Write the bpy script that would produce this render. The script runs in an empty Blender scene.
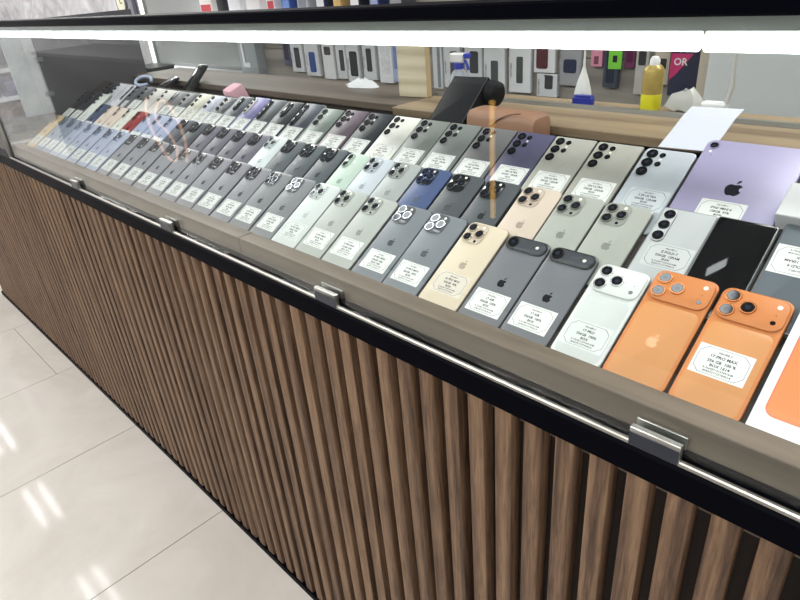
import bpy, bmesh, math, random
from mathutils import Vector, Matrix
random.seed(7)
C = bpy.context.scene.collection
S = bpy.context.scene
H = 1.075                       # height of the wooden lip of the display above the floor
TH = math.radians(30.304)       # tilt of the phones

# ------------------------------------------------------------------ camera, world, light, exposure
cam = bpy.data.cameras.new('camera'); camo = bpy.data.objects.new('camera', cam); C.objects.link(camo)
cam.sensor_width = 36; cam.lens = 608.9 / 800 * 36; cam.clip_start = 0.02; cam.clip_end = 60
R = ((0.7072947473, 0.7023985415, -0.0798149690), (0.2855488407, -0.3871583950, -0.8766813770), (-0.6466807558, 0.5972810612, -0.4744041885))
m = Matrix.Identity(4)
for i in range(3):
    m[i][0] = R[0][i]; m[i][1] = -R[1][i]; m[i][2] = -R[2][i]
m.translation = Vector((0.65666, -0.59236, 0.44975 + H))
camo.matrix_world = m
S.camera = camo
w = bpy.data.worlds.new('world'); S.world = w; w.use_nodes = True
w.node_tree.nodes['Background'].inputs[0].default_value = (0.93, 0.97, 1.0, 1)
w.node_tree.nodes['Background'].inputs[1].default_value = 0.55
S.view_settings.view_transform = 'Standard'; S.view_settings.look = 'None'
S.view_settings.exposure = 0.12; S.view_settings.gamma = 1.0; S.view_settings.use_curve_mapping = False
CEIL_STRENGTH = 9.0
TUBE_STRENGTH = 9.0
# unseen fill lamps, added: one row over the aisle, one over the back wall
for i, (lx, ly, pw) in enumerate([(x, -2.0, 54) for x in (-7.6, -5.4, -3.2, -1.0, 1.2)] + [(x, 1.2, 40) for x in (-6.5, -4.4, -2.9, .9)]):
    la = bpy.data.lights.new('fill_lamp', 'AREA'); la.shape = 'RECTANGLE'; la.size = 1.2; la.size_y = .5; la.energy = pw; la.color = (1., .985, .96)
    lo = bpy.data.objects.new('fill_lamp', la); C.objects.link(lo); lo.location = (lx, ly, 2.97)

# ------------------------------------------------------------------ materials
def lin(h):
    h = h.lstrip('#'); v = [int(h[i:i+2], 16) / 255 for i in (0, 2, 4)]
    return tuple(x / 12.92 if x <= .04045 else ((x + .055) / 1.055) ** 2.4 for x in v) + (1,)
MC = {}
def mat(name, col, rough=.5, metal=0., spec=.5, coat=0., var=.0, scale=40., alpha=1.):
    if name in MC: return MC[name]
    mt = bpy.data.materials.new(name); mt.use_nodes = True; nt = mt.node_tree; b = nt.nodes['Principled BSDF']
    c = lin(col) if isinstance(col, str) else col
    b.inputs['Base Color'].default_value = c
    b.inputs['Roughness'].default_value = rough; b.inputs['Metallic'].default_value = metal
    b.inputs['Specular IOR Level'].default_value = spec; b.inputs['Coat Weight'].default_value = coat
    b.inputs['Coat Roughness'].default_value = .04
    b.inputs['Alpha'].default_value = alpha
    if var:
        tc = nt.nodes.new('ShaderNodeTexCoord'); n = nt.nodes.new('ShaderNodeTexNoise'); n.inputs['Scale'].default_value = scale; n.inputs['Detail'].default_value = 4
        r = nt.nodes.new('ShaderNodeMix'); r.data_type = 'RGBA'
        r.inputs[6].default_value = tuple(x * (1 - var) for x in c[:3]) + (1,); r.inputs[7].default_value = tuple(min(1, x * (1 + var)) for x in c[:3]) + (1,)
        nt.links.new(tc.outputs['Object'], n.inputs['Vector']); nt.links.new(n.outputs['Fac'], r.inputs[0]); nt.links.new(r.outputs[2], b.inputs['Base Color'])
    MC[name] = mt
    return mt
def emis(name, col, s):
    mt = bpy.data.materials.new(name); mt.use_nodes = True; nt = mt.node_tree; nt.nodes.clear()
    e = nt.nodes.new('ShaderNodeEmission'); o = nt.nodes.new('ShaderNodeOutputMaterial')
    e.inputs[0].default_value = lin(col); e.inputs[1].default_value = s; nt.links.new(e.outputs[0], o.inputs[0]); return mt
def wood(name, dark, mid, light, axis, fine=1., island=False, rough=.5, bump=.15, grain=1., ring=.28):
    """streaky wood grain along one axis; island: every loose piece gets its own shade and offset"""
    mt = bpy.data.materials.new(name); mt.use_nodes = True; nt = mt.node_tree; b = nt.nodes['Principled BSDF']; L = nt.links.new
    tc = nt.nodes.new('ShaderNodeTexCoord'); mp = nt.nodes.new('ShaderNodeMapping')
    sc = [60 * fine * grain] * 3; sc[axis] = 3.0 * fine * (1 + (grain - 1) * 1.3); mp.inputs['Scale'].default_value = sc
    L(tc.outputs['Object'], mp.inputs['Vector'])
    vec = mp.outputs['Vector']
    if island:
        g = nt.nodes.new('ShaderNodeNewGeometry'); ml = nt.nodes.new('ShaderNodeVectorMath'); ml.operation = 'MULTIPLY_ADD'
        L(g.outputs['Random Per Island'], ml.inputs[0]); ml.inputs[1].default_value = (37, 91, 53); L(vec, ml.inputs[2]); vec = ml.outputs[0]
    n1 = nt.nodes.new('ShaderNodeTexNoise'); n1.inputs['Scale'].default_value = 1.; n1.inputs['Detail'].default_value = 6; n1.inputs['Roughness'].default_value = .65; n1.inputs['Distortion'].default_value = .6
    L(vec, n1.inputs['Vector'])
    mp2 = nt.nodes.new('ShaderNodeMapping'); s2 = [.35 / grain] * 3; s2[axis] = .8 / (1 + (grain - 1) * 1.3); mp2.inputs['Scale'].default_value = s2; L(vec, mp2.inputs['Vector'])
    wv = nt.nodes.new('ShaderNodeTexWave'); wv.wave_type = 'RINGS'; wv.rings_direction = 'XYZ'[axis]; wv.inputs['Scale'].default_value = .55; wv.inputs['Distortion'].default_value = 5.5; wv.inputs['Detail'].default_value = 3; wv.inputs['Detail Scale'].default_value = 1.2
    L(mp2.outputs[0], wv.inputs['Vector'])
    mx = nt.nodes.new('ShaderNodeMath'); mx.operation = 'MULTIPLY_ADD'; L(wv.outputs['Fac'], mx.inputs[0]); mx.inputs[1].default_value = ring
    m2 = nt.nodes.new('ShaderNodeMath'); m2.operation = 'MULTIPLY'; L(n1.outputs['Fac'], m2.inputs[0]); m2.inputs[1].default_value = 1.06 - ring; L(m2.outputs[0], mx.inputs[2])
    src = mx.outputs[0]
    if island:
        a = nt.nodes.new('ShaderNodeMath'); a.operation = 'MULTIPLY_ADD'; L(g.outputs['Random Per Island'], a.inputs[0]); a.inputs[1].default_value = .10; L(src, a.inputs[2])
        a2 = nt.nodes.new('ShaderNodeMath'); a2.operation = 'SUBTRACT'; L(a.outputs[0], a2.inputs[0]); a2.inputs[1].default_value = .05; src = a2.outputs[0]
    cr = nt.nodes.new('ShaderNodeValToRGB'); e = cr.color_ramp.elements
    e[0].position = .28; e[0].color = lin(dark); e[1].position = .78; e[1].color = lin(light); k = e.new(.5); k.color = lin(mid)
    L(src, cr.inputs[0]); L(cr.outputs[0], b.inputs['Base Color'])
    b.inputs['Roughness'].default_value = rough
    bp = nt.nodes.new('ShaderNodeBump'); bp.inputs['Strength'].default_value = bump; bp.inputs['Distance'].default_value = .001; L(src, bp.inputs['Height']); L(bp.outputs[0], b.inputs['Normal'])
    return mt
def glass_mat(name, tint, k=1.0, f0=1.5):
    """thin clear glass: lets light straight through and mirrors by Fresnel"""
    mt = bpy.data.materials.new(name); mt.use_nodes = True; nt = mt.node_tree; nt.nodes.clear(); L = nt.links.new
    t = nt.nodes.new('ShaderNodeBsdfTransparent'); t.inputs[0].default_value = tint
    g = nt.nodes.new('ShaderNodeBsdfGlossy'); g.inputs['Roughness'].default_value = .0
    f = nt.nodes.new('ShaderNodeFresnel'); ge = nt.nodes.new('ShaderNodeNewGeometry'); io = nt.nodes.new('ShaderNodeMath'); io.operation = 'MULTIPLY_ADD'
    L(ge.outputs['Backfacing'], io.inputs[0]); io.inputs[1].default_value = 1 / f0 - f0; io.inputs[2].default_value = f0; L(io.outputs[0], f.inputs[0])
    mx = nt.nodes.new('ShaderNodeMixShader'); o = nt.nodes.new('ShaderNodeOutputMaterial')
    L(f.outputs[0], mx.inputs[0]); L(t.outputs[0], mx.inputs[1]); L(g.outputs[0], mx.inputs[2]); L(mx.outputs[0], o.inputs[0]); return mt

black_paint = mat('black_painted_steel', '#04050d', .5, 0, .03)
steel = mat('brushed_steel', '#b2b0aa', .38, .85, var=.05, scale=200)
alu = mat('aluminium', '#a9adad', .4, .8, var=.05, scale=120)
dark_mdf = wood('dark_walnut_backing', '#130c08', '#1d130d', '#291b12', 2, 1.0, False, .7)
gap_shade = mat('gutter_shade_black', '#0d0c0c', .8, var=.2)  # near-black colour puts in the shade of the gap behind the phones
slat_wood = wood('walnut_slats', '#38271c', '#674e3b', '#92755a', 2, 1.0, True, .6, .4, grain=3.0, ring=.20)
lip_wood = wood('grey_brown_veneer', '#51463b', '#695c4f', '#7a6d60', 0, .6, False, .6, .05)
tray_mat = mat('tray_board', '#3a3531', .7, var=.15)
shelf_wood = wood('pale_oak_veneer', '#6b5b48', '#8a7860', '#a08d72', 0, .5, False, .5, .05)
shelf_dark = wood('grey_oak_veneer', '#443b33', '#5a5046', '#6b6056', 0, .5, False, .5, .05)
case_glass = glass_mat('case_glass', (.95, .97, .96, 1))
tube_light = emis('led_tube_light', '#fbffff', TUBE_STRENGTH)
ceil_light = emis('ceiling_tube_light', '#fafcff', CEIL_STRENGTH)
white_paint = mat('white_paint', '#d9dade', .45, var=.03)
paper = mat('white_paper', '#c8ccd8', .7)
black_glass = mat('black_glass', '#0b0d11', .06, 0, .5)
lens_black = mat('lens_glass', '#07080b', .06, 0, .6)
white_plastic = mat('white_plastic', '#e6e7ea', .4)
black_plastic = mat('black_plastic', '#15171b', .4)
ink = mat('printing_ink', '#15171d', .7)
sticker_white = mat('sticker_paper', '#e2e4e3', .6, var=.02)
flash_mat = mat('flash_lens', '#f3efe2', .3)

# ------------------------------------------------------------------ mesh building
class M:
    def __init__(s): s.v = []; s.f = []; s.mi = []; s.mats = []; s.cur = 0
    def use(s, mt):
        if mt not in s.mats: s.mats.append(mt)
        s.cur = s.mats.index(mt); return s
    def add(s, vs, fs):
        n = len(s.v); s.v += [tuple(v) for v in vs]
        for f in fs: s.f.append(tuple(i + n for i in f)); s.mi.append(s.cur)
        return s
    def box(s, x0, x1, y0, y1, z0, z1, b=0.):
        if b: return s.loft([rr(x0 + i, x1 - i, y0 + i, y1 - i, max(b - i, 1e-5), 2, z) for z, i in ((z0, b), (z0 + b, 0), (z1 - b, 0), (z1, b))])
        return s.add([(x, y, z) for z in (z0, z1) for x, y in ((x0, y0), (x1, y0), (x1, y1), (x0, y1))],
                     [(3, 2, 1, 0), (4, 5, 6, 7), (0, 1, 5, 4), (1, 2, 6, 5), (2, 3, 7, 6), (3, 0, 4, 7)])
    def loft(s, rings, cap=True):
        n = len(rings[0]); vs = [p for r in rings for p in r]; fs = []
        for k in range(len(rings) - 1):
            for i in range(n):
                j = (i + 1) % n; fs.append((k * n + i, k * n + j, (k + 1) * n + j, (k + 1) * n + i))
        if cap: fs += [tuple(range(n - 1, -1, -1)), tuple((len(rings) - 1) * n + i for i in range(n))]
        return s.add(vs, fs)
    def cyl(s, cx, cy, z0, z1, r, n=24, b=0.):
        c = lambda q, z: [(cx + q * math.cos(6.28318 * i / n), cy + q * math.sin(6.28318 * i / n), z) for i in range(n)]
        return s.loft([c(r, z0), c(r, z1 - b), c(r - b, z1)] if b else [c(r, z0), c(r, z1)])
    def poly(s, pts, z): return s.add([(x, y, z) for x, y in pts], [tuple(range(len(pts)))])
    def prism(s, pts, z0, z1): return s.loft([[(x, y, z0) for x, y in pts], [(x, y, z1) for x, y in pts]])
    def strip(s, outer, inner, z):
        n = len(outer); return s.add([(x, y, z) for x, y in outer + inner], [(i, (i + 1) % n, n + (i + 1) % n, n + i) for i in range(n)])
    def xform(s, mt, start=0):
        for i in range(start, len(s.v)): s.v[i] = tuple(mt @ Vector(s.v[i]))
        return s
    def tube(s, pts, r, n=10):
        rings = []; pts = [Vector(p) for p in pts]
        for i, p in enumerate(pts):
            d = (pts[min(i + 1, len(pts) - 1)] - pts[max(i - 1, 0)]).normalized()
            a = d.orthogonal().normalized() if i == 0 else (a - d * a.dot(d)).normalized()
            b = d.cross(a); rr_ = r[i] if isinstance(r, (list, tuple)) else r
            rings.append([p + a * rr_ * math.cos(6.28318 * k / n) + b * rr_ * math.sin(6.28318 * k / n) for k in range(n)])
        return s.loft(rings)
    def mesh(s, name):
        me = bpy.data.meshes.new(name); me.from_pydata(s.v, [], s.f)
        for mt in s.mats: me.materials.append(mt)
        if me.polygons: me.polygons.foreach_set('material_index', s.mi)
        me.polygons.foreach_set('use_smooth', [True] * len(me.polygons)); me.update()
        me.set_sharp_from_angle(angle=math.radians(35)); return me
def rr(x0, x1, y0, y1, r, n=6, z=0.):
    out = []
    for cx, cy, a in ((x1 - r, y0 + r, -90), (x1 - r, y1 - r, 0), (x0 + r, y1 - r, 90), (x0 + r, y0 + r, 180)):
        for k in range(n + 1):
            t = math.radians(a + 90 * k / n); out.append((cx + r * math.cos(t), cy + r * math.sin(t), z))
    return out
def slab(mb, x0, x1, y0, y1, z0, z1, r, b, n=6):
    return mb.loft([rr(x0 + i, x1 - i, y0 + i, y1 - i, max(r - i, .0002), n, z) for z, i in ((z0, b), (z0 + b * .4, b * .25), (z0 + b, 0), (z1 - b, 0), (z1 - b * .4, b * .25), (z1, b))])
def link(name, me, parent=None):
    o = bpy.data.objects.new(name, me); C.objects.link(o)
    if parent: o.parent = parent
    return o
def part(name, mb, parent, label=None):
    o = link(name, mb.mesh(name), parent)
    if label: o['label'] = label
    return o
def tag(o, label, cat, group=None):
    o['label'] = label; o['category'] = cat
    if group: o['group'] = group
    return o
def thing(name, label, cat, loc=(0, 0, 0), rot=(0, 0, 0), group=None):
    o = bpy.data.objects.new(name, None); C.objects.link(o); o.empty_display_size = .02
    o.location = loc; o.rotation_euler = rot; return tag(o, label, cat, group)
def struct(name, mb):
    o = link(name, mb.mesh(name)); o['kind'] = 'structure'; return o
def dup(root):
    r = root.copy(); C.objects.link(r)
    for ch in list(root.children):
        c = ch.copy(); C.objects.link(c); c.parent = r
        for g in list(ch.children):
            d = g.copy(); C.objects.link(d); d.parent = c
    return r
TXT = {}
def text_geo(body, size, align='CENTER', bold=.0, shear=0.):
    key = (body, size, align, bold, shear)
    if key not in TXT:
        cu = bpy.data.curves.new('lettering', 'FONT'); cu.body = body; cu.size = size; cu.align_x = align; cu.resolution_u = 2; cu.offset = bold; cu.shear = shear
        o = bpy.data.objects.new('lettering', cu); C.objects.link(o); bpy.context.view_layer.update()
        me = bpy.data.meshes.new_from_object(o.evaluated_get(bpy.context.evaluated_depsgraph_get()))
        TXT[key] = ([tuple(v.co) for v in me.vertices], [tuple(p.vertices) for p in me.polygons])
        bpy.data.objects.remove(o); bpy.data.curves.remove(cu); bpy.data.meshes.remove(me)
    return TXT[key]
def add_text(mb, body, x, y, z, size, align='CENTER', bold=0., shear=0.):
    v, f = text_geo(body, size, align, bold, shear)
    return mb.add([(a + x, b + y, c + z) for a, b, c in v], f)

# ------------------------------------------------------------------ setting
def floor_mat():
    mt = bpy.data.materials.new('polished_cream_tile'); mt.use_nodes = True; nt = mt.node_tree; b = nt.nodes['Principled BSDF']; L = nt.links.new
    tc = nt.nodes.new('ShaderNodeTexCoord'); n = nt.nodes.new('ShaderNodeTexNoise'); n.inputs['Scale'].default_value = 2.2; n.inputs['Detail'].default_value = 9; n.inputs['Roughness'].default_value = .62; n.inputs['Distortion'].default_value = 1.2
    L(tc.outputs['Object'], n.inputs['Vector'])
    cr = nt.nodes.new('ShaderNodeValToRGB'); e = cr.color_ramp.elements; e[0].position = .3; e[0].color = lin('#c9c4bd'); e[1].position = .62; e[1].color = lin('#d6d2cc')
    L(n.outputs['Fac'], cr.inputs[0])
    g = nt.nodes.new('ShaderNodeNewGeometry'); mx = nt.nodes.new('ShaderNodeMix'); mx.data_type = 'RGBA'; mx.blend_type = 'MULTIPLY'; mx.inputs[0].default_value = 1
    c2 = nt.nodes.new('ShaderNodeValToRGB'); c2.color_ramp.elements[0].color = (.955, .945, .93, 1); c2.color_ramp.elements[1].color = (1, 1, 1, 1)
    L(g.outputs['Random Per Island'], c2.inputs[0]); L(cr.outputs[0], mx.inputs[6]); L(c2.outputs[0], mx.inputs[7]); L(mx.outputs[2], b.inputs['Base Color'])
    b.inputs['Roughness'].default_value = .07; b.inputs['Specular IOR Level'].default_value = .5
    return mt
f = M().use(mat('tile_grout', '#8f8578', .8)); f.box(-9, 3, -4, 3, -.05, -.0015); f.use(floor_mat())
P = .675; g = .0016
k = 0
for k in range(-13, 6):
    x0 = -.868 + (k) * P; x1 = x0 + P
    y = -4.0 + (.60 if k % 2 else .72)
    ys = [-4.0, y, y + 1.2, y + 2.4, y + 3.6, y + 4.8, 3.0]
    if k == -3: ys = [-4.0, -2.554, -1.354, -.154, .246, 1.6, 3.0]
    for a, c in zip(ys, ys[1:]):
        if c > a: f.box(x0 + g, x1 - g, a + g, c - g, -.0015, 0)
struct('floor', f)
struct('ceiling', M().use(mat('ceiling_paint', '#d8d8d8', .8)).box(-9, 3, -4, 3, 3.0, 3.1))
grey_wood = wood('grey_wood_wall', '#6d6862', '#8a857d', '#a29d95', 0, .35, False, .55, .05)
wb = M().use(grey_wood)
for i in range(15): wb.box(-2.56, 3, 1.5, 1.6, .0 + i * .2, .2 * (i + 1) - .003)
struct('wall_back', wb)
wl = M().use(mat('grey_lacquer_panel', '#8d908f', .25, var=.06, scale=3)).box(-3.95, -2.74, 1.5, 1.6, 0, 3.0)
struct('wall_recess', wl)
def marble():
    mt = bpy.data.materials.new('pale_marble'); mt.use_nodes = True; nt = mt.node_tree; b = nt.nodes['Principled BSDF']; L = nt.links.new
    tc = nt.nodes.new('ShaderNodeTexCoord'); n = nt.nodes.new('ShaderNodeTexNoise'); n.inputs['Scale'].default_value = 3; n.inputs['Detail'].default_value = 10; n.inputs['Distortion'].default_value = 2.5
    cr = nt.nodes.new('ShaderNodeValToRGB'); e = cr.color_ramp.elements; e[0].position = .3; e[0].color = lin('#a9a8ab'); e[1].position = .7; e[1].color = lin('#d6d6da')
    L(tc.outputs['Object'], n.inputs['Vector']); L(n.outputs['Fac'], cr.inputs[0]); L(cr.outputs[0], b.inputs['Base Color']); b.inputs['Roughness'].default_value = .25; return mt
wm = M().use(marble())
for i in range(6): wm.box(-9 + i * .83, -9 + (i + 1) * .83 - .004, 1.5, 1.6, 0, 3.0)
struct('wall_marble', wm)
struct('wall_left', M().use(marble()).box(-9.1, -9, -4, 3, 0, 3))
struct('wall_right', M().use(mat('plain_shop_wall', '#a5a29e', .6, var=.05, scale=2)).box(3, 3.1, -4, 3, 0, 3))
struct('wall_front', M().use(mat('dim_shop_wall', '#6d6a68', .6, var=.1, scale=2)).box(-9, 3, -4.1, -4, 0, 3.0))
struct('trim_column', M().use(mat('grey_column', '#9aa1a5', .4)).box(-2.74, -2.56, 1.44, 1.6, 0, 3.0, .004))

# ceiling lights: two tubes on a white tray, and flat panels nearer the counter
for x in (-6.9, -5.35, -3.8):
    t = thing('ceiling_light', 'twin tube ceiling light mirrored as two streaks on the shiny floor', 'ceiling light', (x, -.25, 3.0), group='twin tube ceiling lights')
    part('light_tray', M().use(white_paint).box(-.36, .36, -.16, .16, -.03, -.001, .004), t)
    for q in (-1, 1): part('light_tube', M().use(ceil_light).box(-.32, .32, q * .07 - .018, q * .07 + .018, -.055, -.03, .004), t)
for x, y in ((-2.80, .10), (-1.6, .15), (-.16, .17), (1.4, .2)):
    t = thing('panel_light', 'flat ceiling light panel mirrored in camera lenses and the black screen', 'ceiling light', (x, y, 3.0), group='flat ceiling light panels')
    part('panel_frame', M().use(white_paint).box(-.22, .22, -.12, .12, -.03, -.001, .004), t); part('diffuser', M().use(ceil_light).box(-.2, .2, -.1, .1, -.034, -.03), t)

# ------------------------------------------------------------------ the display counter
XL, XR = -1.93, 1.3
ctr = thing('display_counter', 'long walnut slatted shop counter with a lit glass phone display on top', 'counter', (0, 0, 0))
XB = -3.43
sl = M().use(slat_wood)
x = .613 + .0473 * 14
while x > XB + .03:
    sl.loft([rr(x - .0280, x + .001, -.066, -.041, .0035, 2, z) for z in (.022, H - .074)]); x -= .0473
part('slat_cladding', sl, ctr)
part('carcass', M().use(dark_mdf).box(XB, XR, -.0408, .60, .02, H - .1), ctr)
part('kick_plate', M().use(black_paint).box(XB, XR, -.070, -.03, 0, .024, .002), ctr)
part('front_rail', M().use(black_paint).box(XB, XR, -.070, -.030, H - .076, H - .037, .003), ctr, 'black steel rail above the slats')
ch = M().use(steel)
ch.box(XL, XR, -.067, -.0605, H - .037, H - .030, .0015)
ch.use(black_paint).box(XL, XR, -.0605, -.049, H - .037, H - .0352).box(XL, XR, -.0520, -.0490, H - .0352, H - .024, .0005)
part('glass_channel', ch, ctr, 'steel channel holding the glass')
lip = M().use(lip_wood)
for a, b in ((XL, -.392), (-.389, XR)): lip.box(a, b, -.047, -.0125, H - .1, H + .0092, .0012)
part('front_board', lip, ctr, 'grey brown wooden lip in front of the phones')
# stepped tray: three sloping shelves, each one centimetre lower than the one before it
e = Vector((0, math.cos(TH), math.sin(TH))); nn = Vector((0, -math.sin(TH), math.cos(TH))); O = Vector((0, 0, H))
def tp(v, off): p = O + e * v + nn * off; return (p.y, p.z)
prof = [(-.012, H - .1), tp(-.0145, -.0092), tp(.105, -.0092), tp(.105, -.0192), tp(.218, -.0192), tp(.218, -.0292), tp(.384, -.0292), (.349, H - .1)]
tr = M().use(tray_mat); tr.loft([[(XL, y, z) for y, z in prof], [(XR, y, z) for y, z in prof]])
part('display_tray', tr, ctr)
sh = M().use(shelf_dark).box(XL, -.421, .455, .66, H + .150, H + .168, .0015)
part('rear_board', sh, ctr, 'dark grey brown half of the board behind the phones')
sh = M().use(shelf_wood).box(-.419, XR, .432, .66, H + .150, H + .168, .0015)
part('rear_board', sh, ctr, 'pale oak half of the board behind the phones')
part('gutter', M().use(gap_shade).box(XL, XR, .350, .66, H - .1, H + .122), ctr)  # dark block, its colour painted as the gap's shade
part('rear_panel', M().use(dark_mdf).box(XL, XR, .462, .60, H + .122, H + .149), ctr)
tk = M().use(alu).box(-.418, XR, .578, .582, H + .168, H + .176).box(-.418, XR, .592, .596, H + .168, H + .174)
part('door_track', tk, ctr, 'aluminium sliding door track')
part('top_bar', M().use(black_paint).box(XL - .02, XR, -.068, -.022, H + .4, H + .4155, .002), ctr, 'black bar along the top of the glass')
part('tube_housing', M().use(mat('pale_housing', '#c9cecb', .4, .3)).box(XL, XR, -.050, -.026, H + .388, H + .4), ctr)
for a, b in ((-1.9, -1.225), (-1.215, -.667), (-.661, -.112), (-.106, .447), (.453, 1.0), (1.006, 1.29)):
    tb = M().use(tube_light); tb.tube([(a, -.040, H + .3795), (b, -.040, H + .3795)], .0082, 12)
    part('led_tube', tb, ctr, 'glowing white tube under the bar')
part('front_glass', M().use(case_glass).box(XL + .02, XR, -.0582, -.0525, H - .0345, H + .4), ctr, 'clear front pane')
part('side_glass', M().use(case_glass).box(XL + .001, XL + .006, -.045, .10, H + .01, H + .4), ctr)
cp = M().use(steel).box(XL, XL + .010, -.067, -.056, H - .036, H + .4, .0012)
cp.use(black_paint).box(XL, XL + .009, -.0558, -.046, H - .036, H + .4)
part('corner_post', cp, ctr, 'silver corner post of the glass case')
end_grey = mat('charcoal_end_panel', '#5a5a5f', .55, var=.08, scale=6)
ep = M().use(end_grey)
pr = [(.15, H + .03), (.537, H + .03), (.537, H + .402), (.15, H + .402)]
ep.loft([[(XL - .06, y, z) for y, z in pr], [(XL - .04, y, z) for y, z in pr]])
part('end_panel', ep, ctr, 'charcoal end panel')
fl = M().use(mat('white_flap', '#c9ccd2', .4, var=.02)).box(XL - .05, XL - .035, .047, .147, H + .083, H + .4, .001)
flap = part('end_flap', fl, ctr, 'white flap beside the charcoal panel')
for z in (H + .15, H + .27):
    hg = M().use(alu).box(XL - .037, XL - .028, .132, .162, z - .008, z + .008, .001); part('hinge', hg, flap)
part('tray_end', M().use(mat('grey_cloth_base', '#9d9ca0', .9, var=.06)).box(XL - .06, XL, -.045, .15, H - .1, H + .005), ctr)
for x in (-1.262, -.680, -.096, .470, 1.05):
    c = M().use(mat('clip_steel', '#b4b4b0', .35, .9)).box(x - .028, x + .028, -.0680, -.0600, H - .034, H - .010, .0008).box(x - .028, x + .028, -.0518, -.0485, H - .03, H - .008, .0006)
    c.use(mat('clip_dark', '#2a2f3c', .25, .3)).box(x - .0275, x + .0275, -.0690, -.0679, H - .0335, H - .0165)
    part('glass_clip', c, ctr, 'steel clip gripping the front pane')

# ------------------------------------------------------------------ phones
APPLE = [(0, .38), (.12, .42), (.28, .44), (.42, .38), (.5, .28), (.4, .2), (.345, .08), (.36, -.04), (.43, -.14), (.53, -.19), (.47, -.34), (.37, -.48), (.26, -.57), (.14, -.58), (0, -.53), (-.14, -.58), (-.26, -.57), (-.38, -.45), (-.48, -.26), (-.53, -.05), (-.52, .14), (-.44, .31), (-.3, .42), (-.15, .42)]
LEAF = [(.02, .5), (.03, .64), (.13, .79), (.27, .85), (.27, .7), (.17, .56)]
def logo_part(p, x, y, z, s, mt):
    lg = M().use(mt); lg.prism([(x + a * s, y + b * s) for a, b in APPLE], z, z + .00006); lg.prism([(x + a * s, y + b * s) for a, b in LEAF], z, z + .00006)
    return part('logo', lg, p)
def octo(w, h, c, o=0.): return [(-w + c, -h), (w - c, -h), (w, -h + c), (w, h - c), (w - c, h), (-w + c, h), (-w, h - c), (-w, -h + c)]
STK = {}
def sticker_mesh(model, mem, box, clear=False, w=.060, h=.040):
    key = (model, mem, box, clear, w, h)
    if key in STK: return STK[key]
    b = M().use(mat('clear_sticker_' + clear, clear, .35) if clear else sticker_white)
    b.loft([rr(0, w, 0, h, .0006, 2, z) for z in (0, .00012)])
    b.use(ink); z = .00018; cx = w / 2
    o = [(cx + a, h / 2 + c) for a, c in octo(w * .455, h * .44, .0075)]; i = [(cx + a, h / 2 + c) for a, c in octo(w * .455 - .0004, h * .44 - .0004, .0074)]
    b.strip(o, i, z)
    add_text(b, 'Handlib.ir', cx, h * .79, z, .0039, bold=.00005, shear=.2)
    add_text(b, model, cx, h * .63, z, .0052, bold=.00015)
    add_text(b, mem, cx, h * .47, z, .0051, bold=.00014)
    add_text(b, box, cx, h * .33, z, .0050, bold=.00014)
    add_text(b, 'R.356487102934418/M', cx, h * .225, z, .0035, bold=.00004)
    add_text(b, '0043727137709014', cx, h * .12, z, .0038, bold=.00005)
    STK[key] = b.mesh('price_sticker'); return STK[key]
def shade(h, k):
    v = [int(h[i:i+2], 16) for i in (1, 3, 5)]; return '#' + ''.join('%02x' % max(0, min(255, int(x * k))) for x in v)
def col_mats(col, rough=.38):
    return (mat('back_glass_' + col, col, rough, 0., .3), mat('frame_metal_' + col, shade(col, .8), .32, .7), mat('camera_glass_' + col, shade(col, .93), .12, 0, .5), mat('lens_ring_' + col, shade(col, .95), .25, .75), mat('logo_' + col, shade(col, .55 if sum(int(col[i:i+2], 16) for i in (1, 3, 5)) < 480 else .86), .2, .2))
def lens(p, x, y, z, r, hgt, ring, near=True):
    b = M().use(ring); n = 28
    c = lambda q, zz: [(x + q * math.cos(6.28318 * i / n), y + q * math.sin(6.28318 * i / n), zz) for i in range(n)]
    b.loft([c(r, z), c(r, z + hgt * .8), c(r * .95, z + hgt), c(r * .79, z + hgt), c(r * .76, z + hgt * .8)], cap=False)
    b.add(c(r * .76, z + hgt * .8), [tuple(range(n))])
    o = part('lens', b, p)
    g = M().use(lens_black); zz = z + hgt * .82
    g.loft([c(r * .76, zz), c(r * .73, zz + .0003)], cap=False); g.add(c(r * .73, zz + .0003), [tuple(range(n))])
    g.use(mat('lens_inner', '#232a3a', .08)); g.cyl(x, y, zz + .0003, zz + .00033, r * .34, 16)
    part('lens_glass', g, o)
    return o
def dot(p, name, x, y, z, r, mt, hgt=.0004): return part(name, M().use(mt).cyl(x, y, z, z + hgt, r, 16, hgt * .3), p)

def body(p, w, h, t, r, col, frame=None, rough=.38, b=.0016):
    g, fr, cg, ring, lg = col_mats(col, rough)
    if frame: fr = mat('frame_metal_' + frame, frame, .28, .85)
    x = M().use(fr); slab(x, 0, w, 0, h, 0, t - .0003, r, b); part('frame', x, p)
    k = M().use(g); slab(k, .0011, w - .0011, .0011, h - .0011, t - .0012, t, max(r - .0011, .001), .0005); part('back_panel', k, p)
    return g, fr, cg, ring, lg

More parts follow.
